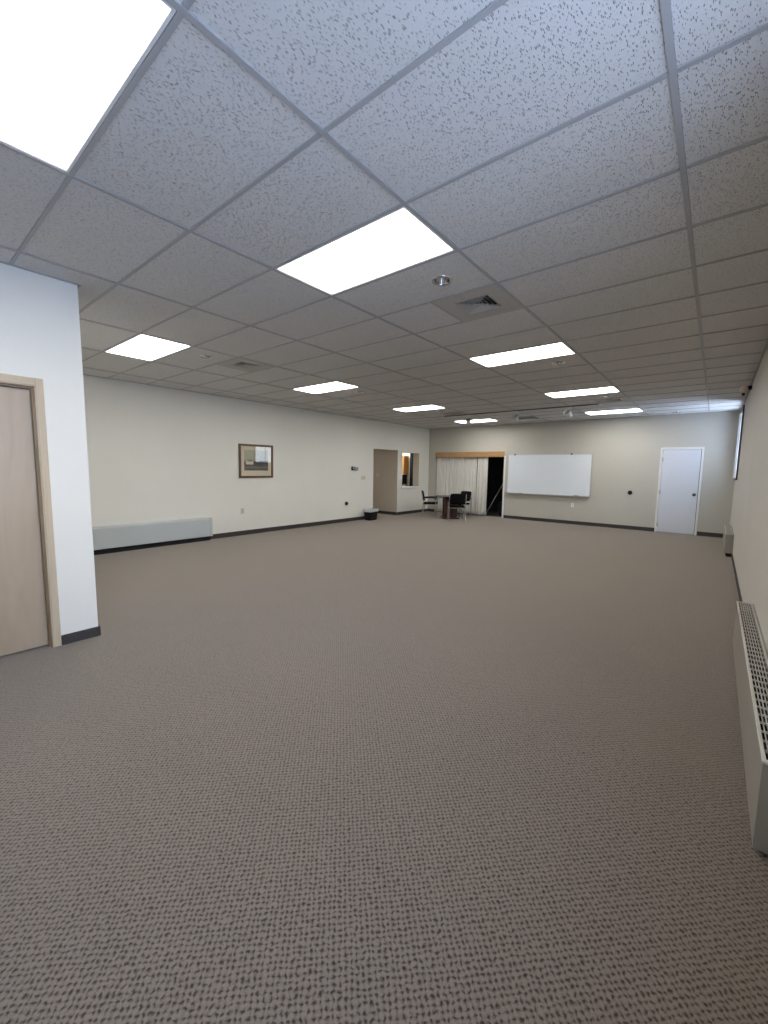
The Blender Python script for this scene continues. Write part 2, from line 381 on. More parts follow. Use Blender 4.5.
# ------------------------------------------------------------------ ceiling
troffers = [(-2, 1), (-2, 6), (-2, 11), (-2, 16), (-5, 1), (-5, 6), (-5, 11), (-5, 16), (-2, -2)]
vents = [(-2, 3), (-5, 3), (-2, 13), (-5, 13)]      # in the right half of the cell
grille = (-4, 16)                                   # right half too
downs = [(-1.777, 2.876), (-5.46, 2.885), (-1.785, 5.93), (-5.43, 5.93), (-5.46, 8.99), (-1.785, 8.99), (-0.86, 12.25)]
HR = 0.062
zt = H + 0.006
def ceil_cells():
    rects = []
    xs = [XL] + [gx(i) for i in range(-6, 1)] + [XR]
    ys = [YF] + [gy(j) for j in range(-7, 19)] + [YB]
    for a in range(len(xs) - 1):
        for c in range(len(ys) - 1):
            i = a - 7; j = c - 8        # left grid line index / near row index
            x0, x1, y0, y1 = xs[a], xs[a + 1], ys[c], ys[c + 1]
            if (i, j) in troffers: continue
            if (i, j) in vents + [grille]: x1 = (x0 + x1) / 2
            rects.append((x0, x1, y0, y1))
    return rects
bm = BM()
for (x0, x1, y0, y1) in ceil_cells():
    hit = [d for d in downs if x0 < d[0] < x1 and y0 < d[1] < y1]
    if not hit:
        bm.faces.new([bm.verts.new(v) for v in ((x0, y0, zt), (x0, y1, zt), (x1, y1, zt), (x1, y0, zt))]); continue
    cx, cy = hit[0]
    angs = sorted([2 * PI * k / 28 for k in range(28)] + [math.atan2(y - cy, x - cx) % (2 * PI) for x in (x0, x1) for y in (y0, y1)])
    inner, outer = [], []
    for t in angs:
        c, s = math.cos(t), math.sin(t)
        tx = ((x1 - cx) / c if c > 0 else (x0 - cx) / c) if abs(c) > 1e-9 else 1e9
        ty = ((y1 - cy) / s if s > 0 else (y0 - cy) / s) if abs(s) > 1e-9 else 1e9
        k = min(tx, ty)
        inner.append(bm.verts.new((cx + HR * c, cy + HR * s, zt))); outer.append(bm.verts.new((cx + k * c, cy + k * s, zt)))
    n = len(angs)
    for k in range(n): bm.faces.new((inner[k], inner[(k + 1) % n], outer[(k + 1) % n], outer[k]))
for f in bm.faces:
    if f.normal.z > 0: f.normal_flip()
me_c = obj('ceiling', bm, 'tile'); struct(me_c)
for p in me_c.data.polygons:
    pass
# slab above the suspended ceiling
b = BM(); box(b, XL - 0.25, XR + 0.25, YF - 0.15, YB + 0.15, H + 0.28, H + 0.32); struct(obj('ceiling_slab', b, 'dark_room'))
# exposed grid
bm = BM(); tw = 0.0125
for i in range(-6, 1): box(bm, gx(i) - tw, gx(i) + tw, YF, YB, H - 0.002, H + 0.005)
for j in range(-7, 19): box(bm, XL, XR, gy(j) - 0.0105, gy(j) + 0.0105, H - 0.0012, H + 0.005)
for (i, j) in vents + [grille]:
    xm = gx(i) + GW / 2; box(bm, xm - tw, xm + tw, gy(j), gy(j + 1), H - 0.0012, H + 0.005)
struct(obj('trim_1', bm, 'tee'))
# wall angle around the ceiling edge
bm = BM()
box(bm, XL, XL + 0.022, YC, YB, H - 0.0025, H + 0.02); box(bm, XL, XR, YB - 0.022, YB, H - 0.0025, H + 0.02)
box(bm, XR - 0.022, XR, YF, YB, H - 0.0025, H + 0.02); box(bm, XC, XC + 0.022, YF, YC, H - 0.0025, H + 0.02)
box(bm, XL, XC + 0.022, YC, YC + 0.022, H - 0.0025, H + 0.02)
struct(obj('trim_2', bm, 'tee'))

# ------------------------------------------------------------------ baseboards
def bb(name, dims, mat='base_rubber'): b = BM(); box(b, *dims, bevel=0.004); return struct(obj(name, b, mat))
bb('baseboard_left', (XL, XL + 0.012, YC, DW[0], 0, 0.10))
bb('baseboard_left_corner', (XL, XL + 0.012, DW[1], YB, 0, 0.10))
bm = BM(); box(bm, XL, CW[0], YB - 0.012, YB, 0, 0.10, 0.004); box(bm, CW[1] + 0.06, -1.14, YB - 0.012, YB, 0, 0.10, 0.004); box(bm, -0.262, XR, YB - 0.012, YB, 0, 0.10, 0.004)
struct(obj('baseboard_back', bm, 'base_rubber'))
bb('baseboard_right', (XR - 0.006, XR, YF, YB, 0, 0.09))
bm = BM(); box(bm, XC, XC + 0.014, 0.872, YC + 0.014, 0, 0.085, 0.004); box(bm, XC - 0.05, XC + 0.014, YC, YC + 0.014, 0, 0.085, 0.004); box(bm, XC, XC + 0.014, YF, -0.17, 0, 0.085, 0.004)
struct(obj('baseboard_partition', bm, 'base'))
bb('baseboard_corridor', (XL - 3.0, XL + 0.0, DW[1] - 0.016, DW[1] - 0.0042, 0, 0.10))

# ------------------------------------------------------------------ door_1 wooden door in the partition
d1 = struct(obj('door_1', (lambda b: (box(b, XC - 0.095, XC - 0.05, D1[0] + 0.035, D1[1] - 0.032, 0.018, D1[3] - 0.035, 0.002), b)[1])(BM()), 'birch'))
bm = BM()
y0, y1, zt1 = D1[0] - 0.045, D1[1] + 0.045, D1[3] + 0.052
box(bm, XC, XC + 0.014, D1[1] - 0.004, y1, 0, zt1, 0.003); box(bm, XC, XC + 0.014, y0, D1[0] + 0.004, 0, zt1, 0.003)
box(bm, XC, XC + 0.0135, D1[0] + 0.004, D1[1] - 0.004, D1[3] - 0.004, zt1, 0.003)
obj('door_frame', bm, 'casing', d1)
bm = BM()
box(bm, XC - 0.15, XC + 0.008, D1[1] - 0.012, D1[1] - 0.001, 0, D1[3]); box(bm, XC - 0.15, XC + 0.008, D1[0] + 0.001, D1[0] + 0.012, 0, D1[3])
box(bm, XC - 0.15, XC + 0.008, D1[0] + 0.012, D1[1] - 0.012, D1[3] - 0.012, D1[3] - 0.001)
obj('door_jamb', bm, 'casing', d1)
bm = BM()
box(bm, XC - 0.05, XC - 0.018, D1[1] - 0.028, D1[1] - 0.012, 0, D1[3] - 0.012); box(bm, XC - 0.05, XC - 0.018, D1[0] + 0.012, D1[0] + 0.028, 0, D1[3] - 0.012)
box(bm, XC - 0.05, XC - 0.018, D1[0] + 0.028, D1[1] - 0.028, D1[3] - 0.030, D1[3] - 0.012)
obj('door_stop', bm, 'casing_dark', d1)
bm = BM(); lathe(bm, [(0.03, 0), (0.03, 0.008), (0.012, 0.012), (0.012, 0.04), (0.026, 0.048), (0.028, 0.062), (0.018, 0.075), (0, 0.077)], 20)
bm.transform(Matrix.Translation((XC - 0.05, D1[0] + 0.10, 0.98)) @ Matrix.Rotation(PI / 2, 4, 'Y'))
obj('door_knob', bm, 'chrome_tube', d1)
# dark space behind the partition door
wall('wall_closet', 'x', XC - 0.55, XC - 0.6, D1[0] - 0.3, D1[1] + 0.16, 0, 2.3, 'dark_room')

# ------------------------------------------------------------------ door_2 white door in the back wall
yd = YB - 0.012
d2 = struct(boxobj('door_2', (DR[0] + 0.006, DR[1] - 0.010, YB - 0.014, YB + 0.03, 0.012, DR[3] - 0.006), 'white_door', bevel=0.002))
bm = BM()
box(bm, DR[0] - 0.045, DR[0], YB - 0.017, YB + 0.12, 0, DR[3] + 0.05, 0.003); box(bm, DR[1], DR[1] + 0.045, YB - 0.017, YB + 0.12, 0, DR[3] + 0.05, 0.003)
box(bm, DR[0], DR[1], YB - 0.017, YB + 0.12, DR[3], DR[3] + 0.05, 0.003)
obj('door_frame', bm, 'white_metal', d2)
for z in (1.87, 1.04, 0.2):
    bm = BM(); lathe(bm, [(0.009, -0.055), (0.009, 0.055)], 12, (DR[0] + 0.002, YB - 0.028, z), cap0=True, cap1=True)
    box(bm, DR[0] + 0.006, DR[0] + 0.03, YB - 0.017, YB - 0.014, z - 0.05, z + 0.05)
    obj('hinge', bm, 'aluminium', d2)
bm = BM(); lathe(bm, [(0.038, 0), (0.038, 0.008), (0.014, 0.014), (0.014, 0.035), (0.030, 0.045), (0.032, 0.06), (0.02, 0.075), (0, 0.078)], 20)
bm.transform(Matrix.Translation((-0.385, YB - 0.014, 1.0)) @ Matrix.Rotation(PI / 2, 4, 'X'))
obj('door_knob', bm, 'dark_metal', d2)

b = BM(); box(b, DR[0] - 0.1, DR[1] + 0.1, YB + 0.151, YB + 0.2, -0.05, 2.3); struct(obj('wall_behind_door', b, 'dark_room'))  # added dark panel, keeps sky light out of the door gap
# ------------------------------------------------------------------ windows in the right wall
def window(name, W, nx):
    y0, y1, z0, z1 = W
    fr = BM(); t = 0.035
    box(fr, XR - 0.004, XR + 0.018, y0 + 0.001, y0 + t, z0 + 0.001, z1); box(fr, XR - 0.004, XR + 0.018, y1 - t, y1 - 0.001, z0 + 0.001, z1)
    box(fr, XR - 0.004, XR + 0.018, y0 + t, y1 - t, z0 + 0.001, z0 + t); box(fr, XR - 0.004, XR + 0.018, y0 + t, y1 - t, z1 - t, z1)
    w = struct(obj(name, fr, 'white_metal'))
    nb = BM(); box(nb, XR - 0.030, XR - 0.0045, y0 - 0.05, y0 + 0.004, z0 - 0.03, z1); box(nb, XR - 0.030, XR - 0.0045, y0 + 0.004, y1 - 0.002, z0 - 0.03, z0 - 0.002); obj('window_trim', nb, 'bronze_trim', w)
    nb = BM(); box(nb, XR - 0.034, XR - 0.0045, y1, y1 + 0.04, z0 - 0.02, z1); obj('window_casing', nb, 'white_metal', w)
    sb = BM(); xo = XR + 0.12
    for k in range(nx + 1):
        yy = y0 + 0.03 + (y1 - y0 - 0.06) * k / nx
        box(sb, xo, xo + 0.05, yy - 0.025, yy + 0.025, z0 + 0.002, z1 - 0.002)
    box(sb, xo, xo + 0.05, y0 + 0.05, y1 - 0.05, z0 + 0.002, z0 + 0.05); box(sb, xo, xo + 0.05, y0 + 0.05, y1 - 0.05, z1 - 0.05, z1 - 0.002)
    obj('window_sash', sb, 'white_metal', w)
    g = BM(); box(g, xo + 0.022, xo + 0.028, y0 + 0.05, y1 - 0.05, z0 + 0.05, z1 - 0.05); obj('window_pane', g, 'glass', w)
    sl = BM(); box(sl, XR + 0.018, xo, y0 + 0.002, y1 - 0.002, z0 + 0.001, z0 + 0.012); obj('window_sill', sl, 'white_metal', w)
window('window_1', WIN1, 2); window('window_2', WIN2, 3)

# serving window: sill board
w3 = struct(boxobj('window_3', (XL - 0.26, XL + 0.05, PW[0] - 0.05, PW[1] + 0.05, PW[2] - 0.035, PW[2] + 0.004), 'white_metal', bevel=0.006))

b = BM(); box(b, XL - 0.25, XL - 0.003, PW[1] - 0.003, PW[1] - 0.0005, PW[2] + 0.004, PW[3] - 0.001); struct(obj('trim_5', b, 'wall_tan'))  # darker lining added so the far reveal looks shaded
# ------------------------------------------------------------------ curtained opening
bm = BM(); box(bm, CW[0], CW[1], YB - 0.05, YB - 0.001, 1.965, 2.14, 0.006); hb = obj('curtain_valance', bm, 'oak')
tag(hb, 'honey oak valance board above the pale pleated curtain', 'valance')
bm = BM(); box(bm, CW[1] + 0.001, CW[1] + 0.055, YB - 0.016, YB - 0.001, 0, 2.0, 0.003); struct(obj('trim_3', bm, 'white_metal'))
bm = BM(); box(bm, CW[0] + 0.01, CW[1] - 0.01, YB + 0.09, YB + 0.11, 2.03, 2.05); rod = obj('curtain_track', bm, 'dark_metal')
tag(rod, 'metal curtain track behind the oak valance', 'curtain track')
def pleats(name, x0, x1, waves, amp, yc, z0, z1, flare=1.0, label='', seed=0):
    rnd = random.Random(seed); bm = BM(); n = waves * 14; rows = 14; V = []
    ph = [rnd.uniform(-0.7, 0.7) for _ in range(waves + 1)]; am = [rnd.uniform(0.75, 1.25) for _ in range(waves + 1)]
    for r in range(rows + 1):
        t = r / rows; z = z1 + (z0 - z1) * t; row = []
        for k in range(n + 1):
            s = k / n; wv = s * waves; i = min(int(wv), waves - 1); fr = wv - i
            a = am[i] * (1 - fr) + am[i + 1] * fr; p = ph[i] * (1 - fr) + ph[i + 1] * fr
            th = 2 * PI * wv + p * (0.3 + t)
            g = amp * a * (0.75 + flare * 0.45 * t)
            x = x0 + (x1 - x0) * s + 0.12 * g * math.sin(th)
            y = yc + g - 2.0 * g * abs(math.cos(th / 2)) ** 0.75
            row.append(bm.verts.new((x, y, z)))
        V.append(row)
    for r in range(rows):
        for k in range(n):
            f = bm.faces.new((V[r][k], V[r][k + 1], V[r + 1][k + 1], V[r + 1][k])); f.smooth = True
    o = obj(name, bm, 'curtain')
    sol = o.modifiers.new('thickness', 'SOLIDIFY'); sol.thickness = 0.003
    tag(o, label, 'curtain', 'pale curtains in the back wall opening'); return o
pleats('curtain', CW[0] + 0.04, -6.27, 15, 0.060, YB + 0.10, 0.03, 2.03, 1.0, 'long pale pleated curtain drawn behind the table and chairs', 3)
pleats('curtain', -6.245, -5.88, 3, 0.07, YB + 0.10, 0.02, 2.03, 1.2, 'short bunched pale curtain beside the dark gap', 5)

# things in the dark storage room
bm = BM(); tube(bm, [(-6.02, YB + 0.30, 0.02), (-5.86, YB + 0.60, 0.55), (-5.66, YB + 0.88, 1.12)], 0.014, 10)
p = obj('leaning_pole', bm, 'pipe'); tag(p, 'thin pale pole leaning in the dark storage opening', 'pole')
t = thing('folded_screen', 'upright dark folded panel standing inside the dark opening', 'panel', (-5.62, YB + 1.0, 0.006))
bm = BM(); box(bm, -0.11, 0.11, -0.02, 0.02, 0.62, 1.75, 0.004); obj('panel', bm, simple('brown grey board', (0.22, 0.17, 0.16), 0.6), t)
bm = BM(); box(bm, -0.12, 0.12, -0.03, 0.03, 0.0, 0.62, 0.004); obj('base', bm, 'black_plastic', t)
t = thing('storage_box', 'black storage box on the storage room floor', 'box', (-5.50, YB + 0.62, 0.006))
bm = BM(); box(bm, -0.14, 0.14, -0.14, 0.14, 0.0, 0.42, 0.008); obj('box_body', bm, 'black_plastic', t)
bm = BM(); box(bm, -0.15, 0.15, -0.15, 0.15, 0.42, 0.45, 0.006); obj('lid', bm, 'black_plastic', t)

# ------------------------------------------------------------------ kitchen contents
t = thing('wall_cabinet', 'orange wooden wall cabinet seen through the serving window', 'cabinet', (-10.24, KY, 1.33))
bm = BM(); box(bm, -0.25, 0.22, -0.32, -0.001, 0, 0.75, 0.003); obj('cabinet_body', bm, 'cabinet_wood', t)
bm = BM(); box(bm, -0.245, -0.018, -0.342, -0.321, 0.005, 0.745, 0.005); obj('door', bm, 'cabinet_wood', t)
bm = BM(); box(bm, -0.012, 0.215, -0.342, -0.321, 0.005, 0.745, 0.005); obj('door', bm, 'cabinet_wood', t)
t = thing('base_cabinet', 'dark base cabinet with countertop beyond the serving window', 'cabinet', (-10.29, KY, 0))
bm = BM(); box(bm, -0.6, 0.22, -0.55, -0.001, 0.0, 0.88, 0.003); obj('cabinet_body', bm, 'cabinet_wood', t)
bm = BM(); box(bm, -0.6, 0.22, -0.58, -0.001, 0.881, 0.92, 0.003); obj('countertop', bm, 'plate_grey', t)
t = thing('coffee_maker', 'black coffee maker on the kitchen counter below the orange cabinet', 'coffee maker', (-10.16, KY - 0.28, 0.92))
bm = BM(); box(bm, -0.15, 0.15, 0.02, 0.16, 0, 0.38, 0.012); box(bm, -0.12, 0.12, -0.16, 0.02, 0.26, 0.36, 0.012); box(bm, -0.12, 0.12, -0.16, 0.02, 0.0, 0.03, 0.008); obj('housing', bm, 'black_plastic', t)
bm = BM(); lathe(bm, [(0.05, 0.031), (0.078, 0.06), (0.08, 0.12), (0.055, 0.19), (0.055, 0.21)], 20, (0, -0.07, 0), cap0=True, cap1=True); obj('carafe', bm, 'black_plastic', t)
t = thing('dish_soap_bottle', 'small white bottle standing on the serving window sill', 'bottle', (XL - 0.16, 11.14, PW[2] + 0.004))
bm = BM(); lathe(bm, [(0.0, 0), (0.033, 0.002), (0.035, 0.02), (0.035, 0.12), (0.015, 0.15), (0.015, 0.16)], 20, cap1=True); obj('bottle_body', bm, 'white_metal', t)
bm = BM(); lathe(bm, [(0.018, 0.16), (0.018, 0.185), (0.0, 0.19)], 16); obj('cap', bm, 'white_metal', t)
t = thing('cup_stack', 'small pale bowl on the serving window sill', 'bowl', (XL - 0.18, 11.36, PW[2] + 0.004))
bm = BM(); lathe(bm, [(0.0, 0.0), (0.04, 0.0), (0.075, 0.045), (0.07, 0.045), (0.037, 0.006), (0.0, 0.006)], 24); obj('bowl_body', bm, 'white_metal', t)
t.name = 'serving_bowl'
# dark curtain hanging in the kitchen
bm = BM(); V = []
for k in range(41):
    s = k / 40; x = -9.93 + 0.24 * s; y = KY - 0.05 + 0.018 * math.sin(s * 2 * PI * 4)
    V.append((bm.verts.new((x, y, 0.05)), bm.verts.new((x, y, 2.4))))
for a, c in zip(V, V[1:]): bm.faces.new((a[0], c[0], c[1], a[1])).smooth = True
o = obj('kitchen_curtain', bm, simple('navy black cloth', (0.012, 0.014, 0.02), 0.8)); o.modifiers.new('t', 'SOLIDIFY').thickness = 0.004
tag(o, 'narrow black curtain hanging on the kitchen wall beyond the serving window', 'curtain')

# ------------------------------------------------------------------ ceiling fixtures
def troffer(i, j, label):
    x0, x1, y0, y1 = gx(i) + tw, gx(i + 1) - tw, gy(j) + tw, gy(j + 1) - tw
    cx, cy = (x0 + x1) / 2, (y0 + y1) / 2; w, d = (x1 - x0) / 2, (y1 - y0) / 2
    t = thing('ceiling_light', label, 'ceiling light', (cx, cy, H), 0, 'recessed ceiling light panels')
    f = 0.012
    fr = BM(); box(fr, -w, w, -d, -d + f, 0.0, 0.05); box(fr, -w, w, d - f, d, 0.0, 0.05); box(fr, -w, -w + f, -d + f, d - f, 0.0, 0.05); box(fr, w - f, w, -d + f, d - f, 0.0, 0.05)
    obj('frame', fr, 'white_metal', t)
    df = BM(); box(df, -w + f, w - f, -d + f, d - f, 0.004, 0.008); obj('diffuser', df, 'diffuser', t)
    hs = BM(); box(hs, -w, w, -d, d, 0.05, 0.09); obj('housing', hs, 'white_metal', t)
TL = {(-2, -2): 'largest-looking glowing ceiling panel, cut off by the top left corner',
      (-2, 1): 'glowing ceiling panel just before the nearer chrome downlight and square vent',
      (-2, 6): 'first glowing ceiling panel beyond the nearer square vent, right row',
      (-2, 11): 'glowing ceiling panel in the right row just before the track lights',
      (-2, 16): 'glowing ceiling panel nearest the back wall above the whiteboard',
      (-5, 1): 'glowing ceiling panel at left above the long grey wall heater',
      (-5, 6): 'glowing ceiling panel in the left row opposite the framed picture',
      (-5, 11): 'glowing ceiling panel in the left row before the left doorway',
      (-5, 16): 'glowing ceiling panel nearest the back wall above the curtain, behind a track spotlight'}
for k in troffers: troffer(*k, TL[k])

def vent(i, j, label):
    x0, x1, y0, y1 = gx(i) + GW / 2 + tw, gx(i + 1) - tw, gy(j) + tw, gy(j + 1) - tw
    cx, cy = (x0 + x1) / 2, (y0 + y1) / 2; w, d = (x1 - x0) / 2, (y1 - y0) / 2
    t = thing('ceiling_vent', label, 'ceiling vent', (cx, cy, H), 0, 'square ceiling air diffusers')
    q = 0.155; pb = BM()
    box(pb, -w, w, -d, -q, 0, 0.012); box(pb, -w, w, q, d, 0, 0.012); box(pb, -w, -q, -q, q, 0, 0.012); box(pb, q, w, -q, q, 0, 0.012)
    obj('panel', pb, 'vent_panel', t)
    bk = BM(); box(bk, -q, q, -q, q, 0.09, 0.1); box(bk, -q - .01, -q, -q, q, 0.012, 0.1); box(bk, q, q + .01, -q, q, 0.012, 0.1); box(bk, -q, q, -q - .01, -q, 0.012, 0.1); box(bk, -q, q, q, q + .01, 0.012, 0.1)
    obj('duct', bk, 'black', t)
    # nested flared square louvres
    for r in (0.150, 0.118, 0.086, 0.054):
        lv = BM(); ri = r - 0.017; zi = 0.022
        c = [(-r, -r), (r, -r), (r, r), (-r, r)]; e = [(-ri, -ri), (ri, -ri), (ri, ri), (-ri, ri)]
        lo = [lv.verts.new((x, y, -0.004)) for x, y in c]; hi = [lv.verts.new((x, y, zi)) for x, y in e]
        lo2 = [lv.verts.new((x, y, -0.002)) for x, y in c]; hi2 = [lv.verts.new((x, y, zi + 0.002)) for x, y in e]
        for k in range(4):
            k2 = (k + 1) % 4
            lv.faces.new((lo[k], lo[k2], hi[k2], hi[k])); lv.faces.new((lo2[k], hi2[k], hi2[k2], lo2[k2]))
            lv.faces.new((lo[k], lo2[k], lo2[k2], lo[k2])); lv.faces.new((hi[k], hi[k2], hi2[k2], hi2[k]))
        obj('louvre', lv, 'vent_panel', t)
    ct = BM(); box(ct, -0.026, 0.026, -0.026, 0.026, -0.003, 0.002); obj('centre_plate', ct, 'vent_panel', t)
vent(-2, 3, 'square ceiling vent with nested louvres beside the nearest chrome downlight')
vent(-5, 3, 'square ceiling vent just right of the left downlight')
vent(-2, 13, 'small dark square ceiling vent at the right end of the light track')
vent(-5, 13, 'small dark square ceiling vent near the left end of the light track')
# return grille
i, j = grille
x0, x1, y0, y1 = gx(i) + GW / 2 + tw, gx(i + 1) - tw, gy(j) + tw, gy(j + 1) - tw
t = thing('return_grille', 'grey slatted return air grille in the ceiling behind the middle spotlight', 'ceiling vent', ((x0 + x1) / 2, (y0 + y1) / 2, H))
w, d = (x1 - x0) / 2, (y1 - y0) / 2
bm = BM(); box(bm, -w, w, -d, -d + .03, 0, .012); box(bm, -w, w, d - .03, d, 0, .012); box(bm, -w, -w + .03, -d + .03, d - .03, 0, .012); box(bm, w - .03, w, -d + .03, d - .03, 0, .012); obj('frame', bm, 'vent_panel', t)
bm = BM()
for k in range(16):
    yy = -d + 0.045 + k * (2 * d - 0.09) / 15; box(bm, -w + .03, w - .03, yy - 0.004, yy + 0.004, 0.0, 0.014)
obj('slats', bm, 'plate_grey', t)
bm = BM(); box(bm, -w, w, -d, d, 0.05, 0.06); obj('backing', bm, 'black', t)

# recessed chrome downlights
def downlight(x, y, label, lit=0):
    t = thing('downlight', label, 'downlight', (x, y, H), 0, 'recessed chrome downlights')
    rg = BM(); lathe(rg, [(0.062, 0.004), (0.062, -0.002), (0.068, -0.005), (0.080, -0.004), (0.083, 0.004)], 40); obj('trim_ring', rg, 'chrome', t)
    rf = BM(); lathe(rf, [(0.061, 0.0), (0.058, 0.03), (0.050, 0.07), (0.038, 0.10), (0.03, 0.11)], 40); obj('reflector', rf, 'chrome', t)
    bl = BM(); lathe(bl, [(0.0, 0.052), (0.018, 0.056), (0.029, 0.075), (0.026, 0.1), (0.016, 0.115)], 24); obj('bulb', bl, 'lamp_glow' if lit else 'chrome', t)
    cp = BM(); lathe(cp, [(0.0, 0.118), (0.032, 0.118), (0.032, 0.108)], 24); obj('cap', cp, 'dark_metal', t)
DL = ['chrome downlight beside the nearest square vent, closest to viewer', 'chrome downlight beside the left square vent',
      'chrome downlight just past the second panel of the right row', 'chrome downlight past the second panel of the left row',
      'chrome downlight past the third panel of the left row', 'chrome downlight past the third panel of the right row',
      'small lit downlight close to the back wall above the white door']
for k, (x, y) in enumerate(downs): downlight(x, y, DL[k], lit=(k == 6 or k == 4))

# light track with three spotlights
YT = 9.85
t = thing('light_track', 'thin dark ceiling light track running across the room', 'light track', (-3.99, YT, H))
bm = BM(); box(bm, -1.91, 1.91, -0.015, 0.015, -0.020, -0.003, 0.002); obj('rail', bm, 'track', t)
bm = BM(); box(bm, 1.9105, 1.96, -0.022, 0.022, -0.024, -0.002, 0.003); obj('end_cap', bm, 'white_metal', t)
def spot(x, rz, label):
    t = thing('spotlight', label, 'spotlight', (x, YT, H - 0.0202), rz, 'spotlights on the ceiling track')
    ad = BM(); box(ad, -0.055, 0.055, -0.017, 0.017, -0.025, -0.0005, 0.003); obj('adapter', ad, 'white_metal', t)
    st = BM(); tube(st, [(0, 0, -0.022), (0, 0, -0.075)], 0.008, 10); obj('stem', st, 'white_metal', t)
    T = Matrix.Translation((0, 0, -0.155)) @ Matrix.Rotation(math.radians(58), 4, 'X')
    hd = BM(); lathe(hd, [(0.0, -0.10), (0.035, -0.10), (0.052, -0.085), (0.062, -0.03), (0.075, 0.05), (0.078, 0.08), (0.072, 0.08), (0.066, 0.05)], 28); hd.transform(T); obj('lamp_head', hd, 'white_metal', t)
    ln = BM(); lathe(ln, [(0.0, 0.048), (0.067, 0.052)], 28); ln.transform(T); obj('lens', ln, 'chrome', t)
    yk = BM()
    for s in (-1, 1): tube(yk, [(0, 0, -0.074), (s * 0.085, 0, -0.078), (s * 0.085, 0, -0.155)], 0.005, 8)
    obj('yoke', yk, 'aluminium', t)
spot(-5.16, 0.5, 'white track spotlight in front of the farthest left light panel')
spot(-3.89, 0.1, 'white track spotlight in the middle, before the return grille')
spot(-2.68, -0.35, 'white track spotlight nearest the right end of the track')

# ------------------------------------------------------------------ motion sensor in the ceiling corner
t = thing('wall_sensor', 'round beige sensor high in the corner of the right wall', 'sensor', (0.245, 9.0, 2.90))
bm = BM(); bmesh.ops.create_uvsphere(bm, u_segments=24, v_segments=16, radius=0.062); [setattr(f, 'smooth', True) for f in bm.faces]; obj('dome', bm, simple('pale beige dome', (0.85, 0.74, 0.66), 0.4), t)
bm = BM(); box(bm, 0.045, 0.0975, -0.03, 0.03, -0.01, 0.05, 0.006); obj('bracket', bm, 'black_plastic', t)
bm = BM(); lathe(bm, [(0.016, -0.1), (0.02, -0.085), (0.018, -0.055)], 16, cap0=True, cap1=True); obj('lens', bm, 'black_plastic', t)

# ------------------------------------------------------------------ whiteboard
wx0, wx1, wz0, wz1 = -5.17, -2.73, 0.817, 2.037
t = thing('whiteboard', 'large white dry erase board mounted on the back wall', 'whiteboard', ((wx0 + wx1) / 2, YB, wz0))
hw, hh = (wx1 - wx0) / 2, wz1 - wz0
bm = BM(); box(bm, -hw + .015, hw - .015, -0.022, -0.002, 0.015, hh - 0.015); obj('writing_surface', bm, 'whiteboard', t)
bm = BM(); box(bm, -hw, hw, -0.028, -0.001, hh - 0.018, hh, .002); box(bm, -hw, hw, -0.028, -0.001, 0, 0.018, .002); box(bm, -hw, -hw + .018, -0.0275, -0.001, .018, hh - .018); box(bm, hw - .018, hw, -0.0275, -0.001, .018, hh - .018); obj('frame', bm, 'aluminium', t)
bm = BM(); box(bm, -hw + .02, hw - .02, -0.095, -0.0285, -0.004, 0.006, .002); box(bm, -hw + .02, hw - .02, -0.098, -0.094, -0.004, 0.018); obj('pen_tray', bm, 'aluminium', t)
for x in (-hw + 0.22, hw - 0.55):
    bm = BM(); box(bm, x - 0.035, x + 0.035, -0.036, -0.001, hh + 0.001, hh + 0.016, .003); box(bm, x - 0.02, x + 0.02, -0.04, -0.0285, hh - 0.03, hh + 0.001, .003); obj('map_clip', bm, 'dark_metal', t)
t = thing('marker', 'dark marker lying on the whiteboard pen tray', 'marker', (wx0 + 0.45, YB - 0.062, wz0 + 0.006), 0.15)
bm = BM(); tube(bm, [(-0.06, 0, 0.009), (0.035, 0, 0.009)], 0.009, 12); obj('barrel', bm, 'dark_metal', t)
bm = BM(); tube(bm, [(0.0355, 0, 0.0095), (0.07, 0, 0.0095)], 0.0095, 12); obj('cap', bm, 'black_plastic', t)
t = thing('board_eraser', 'small dark eraser on the right end of the whiteboard tray', 'eraser', (wx1 - 0.35, YB - 0.062, wz0 + 0.006))
bm = BM(); box(bm, -0.06, 0.06, -0.022, 0.022, 0, 0.015, .003); obj('felt', bm, 'black_fabric', t)
bm = BM(); box(bm, -0.06, 0.06, -0.022, 0.022, 0.0152, 0.03, .004); obj('grip', bm, 'plate_grey', t)

# ------------------------------------------------------------------ plates, outlets, thermostat on walls
def plate_on(name, axis, x, y, z, w, h, mat, label, cat, details=(), ang=0.0, dmat='dark_metal', pname='cover_plate'):
    # axis 'L' = on left wall facing +x ; 'B' = on back wall facing -y
    rz = {'L': 0, 'B': -PI / 2, 'C': -PI / 2}[axis]
    t = thing(name, label, cat, (x, y, z), rz)
    bm = BM(); box(bm, 0.0005, 0.007, -w / 2, w / 2, -h / 2, h / 2, .002); obj(pname, bm, mat, t)
    for (nm, dy, dz, dw, dh, dm) in details:
        bm = BM(); box(bm, 0.0075, 0.011, dy - dw / 2, dy + dw / 2, dz - dh / 2, dz + dh / 2, .001); obj(nm, bm, dm, t)
    return t
plate_on('wall_outlet', 'L', XL, 5.066, 0.545, 0.085, 0.135, 'plate', 'ivory wall outlet on the left wall below the framed picture', 'outlet',
         [('socket', 0, 0.024, 0.03, 0.035, 'plate_grey'), ('socket', 0, -0.024, 0.03, 0.035, 'plate_grey')])
t = plate_on('wall_outlet', 'L', XL, 8.365, 0.526, 0.085, 0.12, 'plate', 'wall outlet with a round black adapter above the baseboard near the waste bin', 'outlet', [])
